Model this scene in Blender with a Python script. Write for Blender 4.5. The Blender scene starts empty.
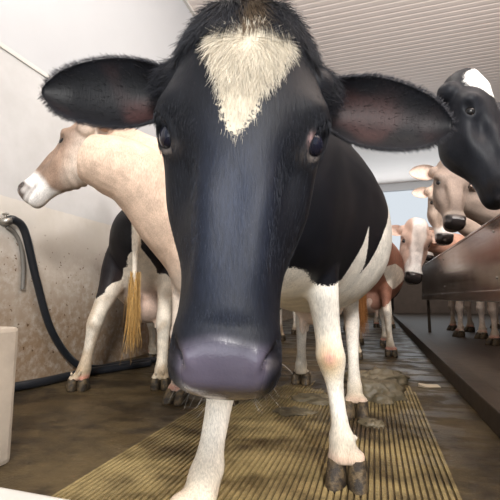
import bpy, bmesh, math, random
import numpy as np
from mathutils import Vector, Matrix

# ------------------------------------------------------------------ camera, world, lights, exposure
scene = bpy.context.scene
COL = scene.collection
CAM_A, CAM_P = 0.30086, 0.11943            # yaw to the left of the lane, pitch up
cam = bpy.data.cameras.new('camera')
cam_ob = bpy.data.objects.new('camera', cam)
COL.objects.link(cam_ob)
cam.sensor_width = 36.0
cam.lens = 36.0 * 400 / 500
cam.clip_start = 0.02
cam_ob.location = (0, 0, 0.6)
cam_ob.rotation_euler = (math.pi / 2 + CAM_P, 0, CAM_A)
scene.camera = cam_ob

world = bpy.data.worlds.new('world')
scene.world = world
world.use_nodes = True
wb = world.node_tree.nodes['Background']
wb.inputs[0].default_value = (0.86, 0.93, 1.0, 1)
wb.inputs[1].default_value = 0.62


def area(name, loc, target, sx, sy, power, color):
    l = bpy.data.lights.new(name, 'AREA')
    l.shape = 'RECTANGLE'
    l.size, l.size_y, l.energy, l.color = sx, sy, power, color
    o = bpy.data.objects.new(name, l)
    COL.objects.link(o)
    o.location = loc
    o.rotation_euler = (Vector(target) - Vector(loc)).to_track_quat('-Z', 'Y').to_euler()
    return o


area('doorway_daylight', (1.8, -3.3, 3.1), (-0.8, 2.0, 0.6), 0.7, 0.7, 320, (1.0, 0.97, 0.94))
area('low_fill', (0.3, -3.6, 0.9), (0.2, 6.0, 3.2), 5.0, 1.6, 36, (0.93, 0.96, 1.0))  # unseen low fill added behind the camera to lift the ceiling
area('overhead_fill', (-0.6, 2.2, 4.5), (-0.6, 2.2, 0), 1.2, 3.0, 45, (1.0, 0.94, 0.86))  # soft overhead light added, no fixture in view
area('ceiling_fill', (3.0, 0.3, 3.3), (3.2, 4.4, 6.4), 2.5, 1.0, 420, (1.0, 0.93, 0.88))  # unseen up-light added to brighten the ceiling
area('window_daylight', (1.0, 14.7, 3.3), (1.0, 8.0, 4.3), 4.6, 1.6, 60, (0.90, 0.96, 1.0))

scene.view_settings.view_transform = 'Standard'
scene.view_settings.look = 'None'
scene.view_settings.gamma = 1.0
scene.view_settings.use_curve_mapping = False
scene.view_settings.exposure = 0.42
scene.cycles.use_denoising = True
scene.cycles.max_bounces = 6

rng = np.random.default_rng(7)
random.seed(7)


# ------------------------------------------------------------------ small helpers
def S(a, b, x):
    t = np.clip((x - a) / (b - a), 0, 1)
    return t * t * (3 - 2 * t)


def mix(a, b, t):
    a = np.asarray(a, float)
    b = np.asarray(b, float)
    t = np.asarray(t)[..., None]
    return a * (1 - t) + b * t


_K = rng.normal(size=(14, 3))
_K /= np.linalg.norm(_K, axis=1)[:, None]
_PH = rng.uniform(0, 6.28, 14)


def wob(P, freq=10.0, seed=0.0):
    """smooth pseudo noise about -1..1"""
    o = np.zeros(len(P))
    for i in range(14):
        o += np.sin((P @ _K[i]) * freq * (0.6 + 0.12 * i) + _PH[i] + seed * (i + 1))
    return o / 4.5


def tag(o, label=None, cat=None, group=None, kind=None):
    if label: o['label'] = label
    if cat: o['category'] = cat
    if group: o['group'] = group
    if kind: o['kind'] = kind
    return o


def empty(name, loc=(0, 0, 0), rz=0.0):
    o = bpy.data.objects.new(name, None)
    COL.objects.link(o)
    o.location = loc
    o.rotation_euler = (0, 0, rz)
    return o


def link(name, me, mat, parent=None):
    o = bpy.data.objects.new(name, me)
    COL.objects.link(o)
    if mat and not me.materials:
        me.materials.append(mat)
    if parent: o.parent = parent
    return o


def mesh_np(name, V, Fc, smooth=True):
    me = bpy.data.meshes.new(name)
    me.from_pydata([tuple(map(float, v)) for v in V], [], [tuple(map(int, f)) for f in Fc])
    me.update()
    if smooth:
        me.polygons.foreach_set('use_smooth', [True] * len(me.polygons))
    return me


def bm_obj(name, bm, mat, parent=None, smooth=False):
    bmesh.ops.recalc_face_normals(bm, faces=bm.faces)
    me = bpy.data.meshes.new(name)
    bm.to_mesh(me)
    bm.free()
    if smooth:
        me.polygons.foreach_set('use_smooth', [True] * len(me.polygons))
    return link(name, me, mat, parent)


def add_box(bm, a, b, bevel=0.0):
    r = bmesh.ops.create_cube(bm, size=1.0)
    vs = r['verts']
    for v in vs:
        v.co = Vector([(a[i] + b[i]) / 2 + v.co[i] * (b[i] - a[i]) for i in range(3)])
    if bevel:
        es = list({e for v in vs for e in v.link_edges})
        bmesh.ops.bevel(bm, geom=es, offset=bevel, segments=2, affect='EDGES', profile=0.6)


def box_obj(name, a, b, mat, parent=None, bevel=0.0):
    bm = bmesh.new()
    add_box(bm, a, b, bevel)
    return bm_obj(name, bm, mat, parent)


class Geo:
    """a bag of shells (vertices + faces)"""
    def __init__(self):
        self.V, self.F, self.n = [], [], 0

    def add(self, V, Fc):
        V = np.asarray(V, float)
        self.V.append(V)
        self.F += [tuple(i + self.n for i in f) for f in Fc]
        self.n += len(V)

    def verts(self):
        return np.concatenate(self.V)


def grid_faces(n, m, cap=True):
    """n rings of m points; end caps to two extra points (indices n*m, n*m+1)"""
    Fc = []
    for i in range(n - 1):
        for j in range(m):
            k = (j + 1) % m
            Fc.append((i * m + j, i * m + k, (i + 1) * m + k, (i + 1) * m + j))
    if cap:
        for j in range(m):
            k = (j + 1) % m
            Fc.append((n * m, k, j))
            Fc.append((n * m + 1, (n - 1) * m + j, (n - 1) * m + k))
    return Fc


def loft(rings):
    rings = np.asarray(rings, float)
    n, m, _ = rings.shape
    V = np.concatenate([rings.reshape(-1, 3), [rings[0].mean(0)], [rings[-1].mean(0)]])
    return V, grid_faces(n, m)


def catmull(P, t):
    """P (k, d) sampled at t in 0..k-1"""
    P = np.asarray(P, float)
    k = len(P)
    t = np.clip(t, 0, k - 1 - 1e-9)
    i = np.floor(t).astype(int)
    u = (t - i)[:, None]
    g = lambda j: P[np.clip(j, 0, k - 1)]
    a, b, c, d = g(i - 1), g(i), g(i + 1), g(i + 2)
    return 0.5 * (2 * b + (c - a) * u + (2 * a - 5 * b + 4 * c - d) * u ** 2 + (3 * b - a - 3 * c + d) * u ** 3)


def catmull_closed(P, n):
    """P (..., k, 2) closed -> (..., n, 2)"""
    k = P.shape[-2]
    t = np.arange(n) / n * k
    i = np.floor(t).astype(int)
    u = (t - i)[:, None]
    g = lambda j: P[..., j % k, :]
    a, b, c, d = g(i - 1), g(i), g(i + 1), g(i + 2)
    return 0.5 * (2 * b + (c - a) * u + (2 * a - 5 * b + 4 * c - d) * u ** 2 + (3 * b - a - 3 * c + d) * u ** 3)


def ellipsoid(c, r, n=10, m=16):
    c = np.asarray(c, float)
    th = np.linspace(0.15, math.pi - 0.15, n)
    ph = np.arange(m) / m * 2 * math.pi
    R = np.stack([np.stack([np.cos(ph) * math.sin(t) * r[0], np.sin(ph) * math.sin(t) * r[1],
                            np.full(m, math.cos(t) * r[2])], 1) for t in th]) + c
    V, Fc = loft(R)
    V[-2] = c + (0, 0, r[2])
    V[-1] = c - (0, 0, r[2])
    return V, [tuple(reversed(f)) for f in Fc]


def tube(path, radii, m=12, up=(0, 0, 1)):
    path = np.asarray(path, float)
    T = np.gradient(path, axis=0)
    T /= np.linalg.norm(T, axis=1)[:, None]
    rings = []
    side = np.cross(T[0], up)
    if np.linalg.norm(side) < 0.1: side = np.cross(T[0], (1, 0, 0))
    for p, t, r in zip(path, T, radii):
        side = side - t * (side @ t)
        side /= np.linalg.norm(side)
        w = np.cross(t, side)
        ph = np.arange(m) / m * 2 * math.pi
        rings.append(p + r * (np.cos(ph)[:, None] * side + np.sin(ph)[:, None] * w))
    return loft(rings)


# ------------------------------------------------------------------ node materials
class NT:
    def __init__(self, name):
        self.m = bpy.data.materials.new(name)
        self.m.use_nodes = True
        self.t = self.m.node_tree
        self.b = self.t.nodes['Principled BSDF']

    def n(self, typ, ins=None, **props):
        nd = self.t.nodes.new(typ)
        for k, v in props.items(): setattr(nd, k, v)
        for k, v in (ins or {}).items():
            if isinstance(v, bpy.types.NodeSocket): self.t.links.new(v, nd.inputs[k])
            else: nd.inputs[k].default_value = v
        return nd

    def noise(self, scale, detail=4, rough=0.55, vec=None, dist=0.0):
        nd = self.n('ShaderNodeTexNoise', {'Scale': scale, 'Detail': detail, 'Roughness': rough, 'Distortion': dist})
        if vec is not None: self.t.links.new(vec, nd.inputs['Vector'])
        return nd.outputs[0]

    def ramp(self, fac, lo, hi, a=0.0, b=1.0):
        return self.n('ShaderNodeMapRange', {0: fac, 1: lo, 2: hi, 3: a, 4: b}, interpolation_type='SMOOTHSTEP').outputs[0]

    def math(self, op, a, b):
        return self.n('ShaderNodeMath', {0: a, 1: b}, operation=op).outputs[0]

    def mixc(self, fac, a, b, blend='MIX'):
        nd = self.n('ShaderNodeMix', data_type='RGBA', blend_type=blend)
        for i, v in ((0, fac), (6, a), (7, b)):
            if isinstance(v, bpy.types.NodeSocket): self.t.links.new(v, nd.inputs[i])
            else: nd.inputs[i].default_value = v if i == 0 else (tuple(v) + (1,))[:4]
        return nd.outputs[2]

    def pos(self, scale=(1, 1, 1)):
        g = self.n('ShaderNodeNewGeometry').outputs['Position']
        return self.n('ShaderNodeMapping', {0: g, 3: scale}).outputs[0]

    def obj(self, scale=(1, 1, 1)):
        g = self.n('ShaderNodeTexCoord').outputs['Object']
        return self.n('ShaderNodeMapping', {0: g, 3: scale}).outputs[0]

    def xyz(self, vec):
        return self.n('ShaderNodeSeparateXYZ', {0: vec}).outputs

    def attr(self, name):
        return self.n('ShaderNodeAttribute', attribute_name=name)

    def set(self, **kw):
        names = dict(color='Base Color', rough='Roughness', metal='Metallic', spec='Specular IOR Level',
                     normal='Normal', sheen='Sheen Weight', coat='Coat Weight', sss='Subsurface Weight')
        for k, v in kw.items():
            i = self.b.inputs[names[k]]
            if isinstance(v, bpy.types.NodeSocket): self.t.links.new(v, i)
            else: i.default_value = (tuple(v) + (1,))[:4] if k == 'color' else v
        return self

    def bump(self, h, strength=0.3, dist=0.01):
        self.set(normal=self.n('ShaderNodeBump', {'Height': h, 'Strength': strength, 'Distance': dist}).outputs[0])
        return self


def mat_coat():
    k = NT('cow_coat')
    v = k.obj()
    fine = k.noise(160, 3, 0.6, v)
    f = k.math('ADD', k.attr('patch').outputs['Fac'], k.math('MULTIPLY', k.math('SUBTRACT', fine, 0.5), 0.03))
    c = k.mixc(k.ramp(f, -0.003, 0.003), k.attr('colA').outputs['Color'], k.attr('colB').outputs['Color'])
    streak = k.noise(1.0, 4, 0.7, k.obj((260, 260, 45)))
    blotch = k.noise(14, 3, 0.5, v)
    g = k.math('MULTIPLY', k.ramp(streak, 0.25, 0.75, 0.72, 1.22), k.ramp(blotch, 0.3, 0.7, 0.85, 1.1))
    wet = k.attr('wet').outputs['Fac']
    g = k.math('ADD', k.math('MULTIPLY', g, k.math('SUBTRACT', 1.0, wet)), wet)
    cc = k.n('ShaderNodeCombineColor', {0: g, 1: g, 2: g}).outputs[0]
    c = k.mixc(1.0, c, cc, 'MULTIPLY')
    k.b.inputs['Specular IOR Level'].default_value = 0.2
    k.set(color=c, rough=k.ramp(wet, 0, 1, 0.5, 0.14), spec=k.ramp(wet, 0, 1, 0.16, 0.55), sheen=0.0)
    k.b.inputs['Sheen Roughness'].default_value = 0.35
    hgt = k.math('ADD', k.math('MULTIPLY', streak, k.math('SUBTRACT', 1.0, wet)), k.math('MULTIPLY', k.noise(330, 2, 0.5, v), k.math('ADD', 0.1, k.math('MULTIPLY', wet, 0.35))))
    k.bump(hgt, 0.25, 0.0025)
    return k.m


def mat_hair():
    k = NT('cow_hair')
    k.set(color=k.attr('hcol').outputs['Color'], rough=0.45, spec=0.2)
    return k.m


def mat_simple(name, color, rough=0.5, metal=0.0, noise_scale=30, var=0.25, bump=0.15, spec=0.5):
    k = NT(name)
    nz = k.noise(noise_scale, 5, 0.6, k.obj())
    dark = tuple(c * (1 - var) for c in color)
    lite = tuple(min(1, c * (1 + var)) for c in color)
    k.set(color=k.mixc(nz, dark, lite), rough=rough, metal=metal, spec=spec)
    if bump: k.bump(nz, bump, 0.01)
    return k.m


def mat_eye():
    k = NT('cow_eye')
    p = k.xyz(k.obj())
    w = k.noise(40, 2, 0.5, k.obj())
    k.set(color=k.mixc(w, (0.004, 0.004, 0.007), (0.012, 0.014, 0.03)), rough=0.04, spec=0.45, coat=0.0)
    return k.m


def mat_hoof():
    k = NT('muddy_hoof')
    n1 = k.noise(28, 6, 0.7, k.pos())
    k.set(color=k.mixc(k.ramp(n1, 0.4, 0.62), (0.018, 0.012, 0.007), (0.11, 0.075, 0.036)), rough=0.6)
    k.bump(n1, 0.8, 0.012)
    return k.m


def mat_floor(ribs=False):
    k = NT('wet_ribbed_concrete' if ribs else 'wet_concrete')
    v = k.pos()
    big = k.noise(1.7, 5, 0.6, k.pos((1.0, 1.6, 1)), 0.4)
    mid = k.noise(9, 6, 0.65, v)
    fine = k.noise(70, 4, 0.6, v)
    dark, lite = ((0.050, 0.032, 0.014), (0.31, 0.235, 0.105)) if ribs else ((0.017, 0.012, 0.007), (0.095, 0.066, 0.030))
    c = k.mixc(k.ramp(k.math('ADD', k.math('MULTIPLY', big, 0.65), k.math('MULTIPLY', mid, 0.35)), 0.36, 0.62), dark, lite)
    c = k.mixc(k.ramp(fine, 0.55, 0.75, 0, 0.45), c, (0.05, 0.032, 0.016))
    wetz = k.ramp(k.noise(2.6, 4, 0.6, k.pos((1.0, 2.0, 1))), 0.42, 0.6)
    k.b.inputs['Specular IOR Level'].default_value = 0.2
    k.set(color=c, rough=k.ramp(wetz, 0, 1, 0.36, 0.68), spec=0.28)
    k.bump(k.math('ADD', k.math('MULTIPLY', mid, 0.6), k.math('MULTIPLY', fine, 0.4)), 0.5, 0.012)
    return k.m


def mat_wall():
    k = NT('stained_plaster')
    v = k.pos()
    z = k.xyz(v)[2]
    n1 = k.noise(2.6, 6, 0.65, v)
    n2 = k.noise(16, 5, 0.7, v)
    spots = k.noise(33, 2, 0.5, v)
    c = k.mixc(k.ramp(n1, 0.3, 0.7), (0.50, 0.495, 0.485), (0.57, 0.565, 0.56))
    low = k.ramp(k.math('ADD', z, k.math('MULTIPLY', n2, 0.02)), 1.295, 1.30, 1.0, 0.0)
    c = k.mixc(low, c, k.mixc(k.ramp(n1, 0.35, 0.65), (0.56, 0.52, 0.46), (0.66, 0.63, 0.58)))
    grime = k.math('MULTIPLY', k.ramp(k.math('ADD', z, k.math('MULTIPLY', n1, -1.1)), -0.30, 0.78, 1.0, 0.0), k.ramp(n2, 0.25, 0.6, 0.5, 1.0))
    c = k.mixc(grime, c, (0.27, 0.185, 0.115))
    fl = k.math('MULTIPLY', k.ramp(spots, 0.69, 0.73), k.ramp(z, 0.9, 1.2, 1.0, 0.0))
    c = k.mixc(fl, c, (0.12, 0.065, 0.03))
    k.set(color=c, rough=0.5, spec=0.4)
    k.bump(n2, 0.12, 0.01)
    return k.m


def mat_steel():
    k = NT('brushed_steel')
    v = k.pos((10, 2, 60))
    n1 = k.noise(1.0, 3, 0.6, v)
    n2 = k.noise(4, 5, 0.6, k.pos())
    c = k.mixc(k.ramp(n2, 0.35, 0.68), (0.46, 0.38, 0.33), (0.60, 0.52, 0.46))
    k.set(color=c, rough=k.ramp(n1, 0.3, 0.7, 0.18, 0.24), metal=0.9)
    return k.m


COAT, HAIR, EYE, HOOF = mat_coat(), mat_hair(), mat_eye(), mat_hoof()
FLOOR, RIBS, WALL, STEEL = mat_floor(), mat_floor(True), mat_wall(), mat_steel()
WHITE = mat_simple('white_panel', (0.50, 0.51, 0.525), 0.35, 0, 3, 0.03, 0.03)
CEIL = mat_simple('corrugated_ceiling', (0.84, 0.76, 0.71), 0.45, 0, 2, 0.05, 0.0)
TRIM = mat_simple('grey_trim', (0.62, 0.60, 0.56), 0.4, 0, 12, 0.1, 0.05)
RUBBER = mat_simple('black_rubber', (0.014, 0.016, 0.02), 0.28, 0, 40, 0.3, 0.05)
GREYRUB = mat_simple('grey_tube', (0.13, 0.12, 0.105), 0.5, 0, 40, 0.25, 0.05)
METAL = mat_simple('dull_metal', (0.34, 0.32, 0.29), 0.4, 0.9, 40, 0.3, 0.05)
CONC = mat_simple('pale_concrete', (0.40, 0.34, 0.275), 0.6, 0, 9, 0.35, 0.25)
DARKCONC = mat_simple('wet_dark_concrete', (0.050, 0.036, 0.025), 0.62, 0, 12, 0.5, 0.4, 0.25)
DARKWALL = mat_simple('dark_stained_wall', (0.075, 0.055, 0.042), 0.8, 0, 4, 0.4, 0.2)
KERBW = mat_simple('white_paint', (0.62, 0.60, 0.56), 0.5, 0, 12, 0.1, 0.1)
MUD = mat_simple('manure', (0.11, 0.088, 0.052), 0.5, 0, 18, 0.85, 0.9)
PALE = mat_simple('pale_spot', (0.62, 0.52, 0.38), 0.6, 0, 20, 0.15, 0.2)

# ------------------------------------------------------------------ the setting
W, H, Y0, Y1, XR = -2.38, 4.74, -1.6, 15.0, 4.6


def struct(o):
    o['kind'] = 'structure'
    return o


floor = struct(box_obj('floor', (W - 0.1, -4.0, -0.2), (XR + 0.1, Y1 + 0.1, 0), FLOOR))
# anti-slip ribs cast in the floor, running down the lane
bm = bmesh.new()
x = -0.95
while x < 0.235:
    w = 0.0056
    ya, yb = 0.35, 2.72 + 0.25 * math.sin(x * 9) + random.uniform(-0.1, 0.1)
    n = 14
    prev = None
    for i in range(n + 1):
        y = ya + (yb - ya) * i / n
        h = 0.007 * (1 if 0 < i < n else 0.1) * random.uniform(0.85, 1.05)
        ring = [bm.verts.new(p) for p in ((x - w - 0.002, y, -0.001), (x - w, y, h), (x + w, y, h), (x + w + 0.002, y, -0.001))]
        if prev:
            for a in range(3):
                bm.faces.new((prev[a], prev[a + 1], ring[a + 1], ring[a]))
        prev = ring
    x += 0.0195
tag(bm_obj('anti_slip_ribs', bm, RIBS, floor), kind='stuff')

struct(box_obj('wall_left', (W - 0.15, Y0, 0), (W, Y1, 2.31), WALL))
up = struct(box_obj('wall_left_upper', (W - 0.15, Y0, 2.31), (W - 0.012, Y1, H), WHITE))
bm = bmesh.new()
add_box(bm, (W - 0.02, Y0, 2.295), (W + 0.012, Y1, 2.33), 0.004)
struct(bm_obj('trim_1', bm, TRIM))
bm = bmesh.new()
add_box(bm, (W - 0.02, Y0, H - 0.06), (W + 0.03, Y1, H - 0.005), 0.006)
struct(bm_obj('trim_2', bm, TRIM))
# trapezoidal sheet ceiling, ribs across the lane
bm = bmesh.new()
prev = None
y = Y0
prof = []
while y < Y1:
    prof += [(y, 0), (y + 0.06, 0), (y + 0.070, 0.0035), (y + 0.100, 0.0035)]
    y += 0.11
for (y, dz) in prof:
    cur = [bm.verts.new((W - 0.1, y, H + dz)), bm.verts.new((XR + 0.1, y, H + dz))]
    if prev: bm.faces.new((prev[0], prev[1], cur[1], cur[0]))
    prev = cur
ce = struct(bm_obj('ceiling', bm, CEIL))
sm = ce.modifiers.new('thickness', 'SOLIDIFY')
sm.thickness = 0.02
# far wall with a wide opening to daylight, right wall
fw = struct(box_obj('wall_back', (W, Y1, 0), (XR, Y1 + 0.15, 2.2), DARKWALL))
for a, b in (((W, Y1, 2.2), (-1.6, Y1 + 0.15, H)), ((3.6, Y1, 2.2), (XR, Y1 + 0.15, H)), ((-1.6, Y1, 4.45), (3.6, Y1 + 0.15, H))):
    box_obj('wall_segment', a, b, WHITE, fw)
wn = struct(box_obj('window_1', (-1.6, Y1 - 0.02, 2.2), (3.6, Y1 + 0.16, 2.27), TRIM))
for xx in (-1.57, 3.57):
    box_obj('window_jamb', (xx - 0.03, Y1 + 0.03, 2.27), (xx + 0.03, Y1 + 0.1, 4.45), TRIM, wn)
struct(box_obj('wall_right', (XR, 1.0, 0), (XR + 0.15, Y1, H), DARKWALL))

# raised standing with its kerb on the right
pl = struct(box_obj('stall_platform', (0.60, -0.5, 0), (XR, Y1 - 0.2, 0.085), DARKCONC))
bm = bmesh.new()
add_box(bm, (0.487, -0.5, 0), (0.60, Y1 - 0.2, 0.115), 0.01)
struct(bm_obj('kerb', bm, DARKCONC))

# steel breast panel along the stalls
rail = empty('stall_panel', (0.70, 3.6, 0.085))
tag(rail, 'long brushed steel panel that the cows on the right look over', 'panel')


def rail_box(name, a, b, mat=STEEL, bevel=0.0):
    o = rail.location
    return box_obj(name, [a[i] - o[i] for i in range(3)], [b[i] - o[i] for i in range(3)], mat, rail, bevel)


rail_box('sheet', (0.70, 0.4, 0.645), (0.712, 6.75, 1.07), STEEL)
rail_box('top_edge', (0.695, 0.4, 1.06), (0.73, 6.75, 1.078), STEEL, 0.004)
rail_box('bottom_rail', (0.690, 0.4, 0.575), (0.745, 6.75, 0.65), STEEL, 0.006)
for yy in (0.6, 1.75, 6.66):
    rail_box('post', (0.75, yy - 0.03, 0.085), (0.79, yy + 0.02, 1.02), DARKCONC, 0.006)
    rail_box('bracket', (0.711, yy - 0.04, 0.80), (0.752, yy + 0.04, 0.90), METAL, 0.004)
for (yy, zz) in ((2.72, 1.0), (2.72, 0.72), (4.6, 1.0), (4.6, 0.72)):
    V, Fc = ellipsoid((0.699 - 0.70, yy - 3.6, zz - 0.085), (0.006, 0.009, 0.009), 6, 10)
    link('bolt', mesh_np('bolt', V, Fc), METAL, rail)

# low concrete wall end and white kerb, lower left
bm = bmesh.new()
add_box(bm, (-1.66, 1.02, 0), (-1.295, 1.22, 0.492), 0.018)
o = bm_obj('concrete_pier', bm, CONC)
tag(o, 'stained pale concrete block cut off by the edge beside hose', 'block')
bm = bmesh.new()
add_box(bm, (-1.75, 0.52, 0), (-0.43, 0.865, 0.115), 0.012)
tag(bm_obj('white_kerb', bm, KERBW), 'white painted low kerb in front of the ribbed floor', 'kerb')


# hoses
def hose(name, pts, r, mat, label, n=70):
    P = catmull(np.array(pts, float), np.linspace(0, len(pts) - 1, n))
    o0 = P[-1].copy()
    V, Fc = tube(P, [r] * n, 12)
    ob = link(name, mesh_np(name, V - o0, Fc), mat)
    ob.location = o0
    return tag(ob, label, 'hose')


h1 = hose('water_hose', [(-2.345, 2.05, 1.12), (-2.335, 2.09, 1.13), (-2.33, 2.18, 1.06), (-2.34, 2.32, 0.72), (-2.335, 2.48, 0.36), (-2.31, 2.70, 0.10),
                         (-2.22, 2.85, 0.028), (-2.12, 3.1, 0.028), (-1.98, 3.42, 0.028), (-1.7, 3.6, 0.028)], 0.027, RUBBER,
          'black hose curving down the wall from the metal tap to the floor')
h2 = hose('floor_hose', [(-2.30, 1.6, 0.03), (-2.26, 2.0, 0.03), (-2.19, 2.3, 0.03), (-2.16, 2.62, 0.03), (-2.05, 2.9, 0.03), (-1.92, 3.2, 0.03)], 0.03, RUBBER,
          'black hose lying along the foot of the stained wall')
h3 = hose('thin_hose', [(-2.36, 2.06, 1.08), (-2.36, 2.13, 1.04), (-2.355, 2.18, 0.95), (-2.355, 2.21, 0.8), (-2.355, 2.215, 0.66)], 0.014, GREYRUB,
          'thin grey tube hanging straight down the wall under the tap')
tap = empty('water_tap', (W, 2.03, 1.11))
tag(tap, 'small metal tap on the wall where the hoses start', 'tap')
V, Fc = tube([(0, -0.01, 0), (0.04, 0, 0), (0.055, 0.03, 0.005)], [0.022, 0.026, 0.026], 12)
link('spout', mesh_np('spout', V, Fc), METAL, tap)
V, Fc = tube([(0.035, 0, 0.02), (0.035, 0, 0.045)], [0.008, 0.008], 10)
link('valve_stem', mesh_np('valve_stem', V, Fc), METAL, tap)
V, Fc = ellipsoid((0.035, 0, 0.05), (0.03, 0.012, 0.008))
link('tap_handle', mesh_np('tap_handle', V, Fc), METAL, tap)


# manure clumps
def clump(name, loc, r, label, mat=MUD, seed=0.0):
    V, Fc = ellipsoid((0, 0, 0), (1, 1, 1), 22, 40)
    d = 1 + 0.20 * wob(V * 1.0, 3.0, seed) + 0.16 * wob(V, 8.0, seed + 2) + 0.09 * wob(V, 17.0, seed + 5)
    V = V * d[:, None] * np.array(r)
    V[:, 2] = np.maximum(V[:, 2], -0.004)
    ob = link(name, mesh_np(name, V, Fc), mat)
    ob.location = loc
    return tag(ob, label, 'manure')


clump('manure_clump', (0.0, 2.62, 0.003), (0.15, 0.14, 0.10), 'rough crusted manure heap just behind the white hind hoof', seed=1)
clump('manure_clump', (0.0, 3.15, 0.003), (0.19, 0.16, 0.085), 'wide crusted manure heap below the brown tail brush', seed=2)
clump('manure_clump', (-0.035, 2.06, 0.003), (0.055, 0.05, 0.022), 'small dark dung lump on the ribs beside the hind hoof', seed=3)
clump('manure_clump', (-0.33, 2.45, 0.003), (0.17, 0.10, 0.035), 'dark dung smear between the two front white legs', seed=4)
clump('manure_clump', (-0.438, 2.156, 0.003), (0.11, 0.07, 0.018), 'low dung smear on the ribs below the right edge of the wide muzzle', seed=5)
bm = bmesh.new()
pp = [(-0.07, -0.02), (-0.02, -0.055), (0.07, -0.03), (0.06, 0.05), (-0.01, 0.035), (-0.06, 0.03)]
top = [bm.verts.new((a, b, 0.012 + 0.006 * math.sin(a * 60))) for a, b in pp]
bot = [bm.verts.new((a, b, 0.0)) for a, b in pp]
bm.faces.new(top)
bm.faces.new(list(reversed(bot)))
for i in range(6):
    j = (i + 1) % 6
    bm.faces.new((bot[i], bot[j], top[j], top[i]))
o = bm_obj('floor_spot', bm, PALE)  # thin pale flat piece with an uneven top
o.location = (0.33, 3.05, 0.001)
tag(o, 'pale flat spot on the dark wet floor near the kerb', 'scrap')

# ------------------------------------------------------------------ cow anatomy
# head table: a (down the face), front y, P1 (x, y), P2 (x, y), P3 (x, y), back y
HT = np.array([
    [-.045, .055, .020, .058, .034, .075, .020, .095, .10],
    [-.030, .028, .040, .035, .060, .075, .042, .115, .13],
    [-.010, .010, .052, .020, .080, .072, .055, .135, .155],
    [.030, .002, .062, .014, .101, .068, .064, .15, .175],
    [.080, -.004, .072, .010, .116, .064, .072, .165, .20],
    [.130, -.006, .076, .010, 0.124, .062, .078, .175, .215],
    [.190, -.004, .074, .010, .123, .066, .078, .18, .225],
    [.245, -.002, .062, .012, .112, .080, .082, .19, .235],
    [.293, -.002, .055, .006, .101, .085, .082, .19, .235],
    [.342, -.004, .051, .005, .086, .080, .074, .172, .212],
    [.392, -.006, .049, .004, .073, .066, .060, .140, .175],
    [.435, -.008, .047, .006, .069, .058, .054, .120, .152],
    [.476, -.011, .051, .002, .070, .052, .050, .112, .140],
    [.505, -.012, .055, .002, .073, .050, .050, .110, .136],
    [.526, -.006, .055, .008, .071, .052, .050, .108, .132],
    [.543, .006, .050, .018, .063, .056, .046, .104, .126],
    [.555, .032, .038, .040, .050, .066, .036, .098, .116],
    [.562, .055, .020, .060, .028, .072, .020, .090, .102]])
EYE_C = np.array([0.111, 0.045, -0.196])
EYE_E1 = np.array([0.0, -0.46, -0.89])          # long axis of the lids
EYE_N = np.array([0.86, -0.45, 0.24])


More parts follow.
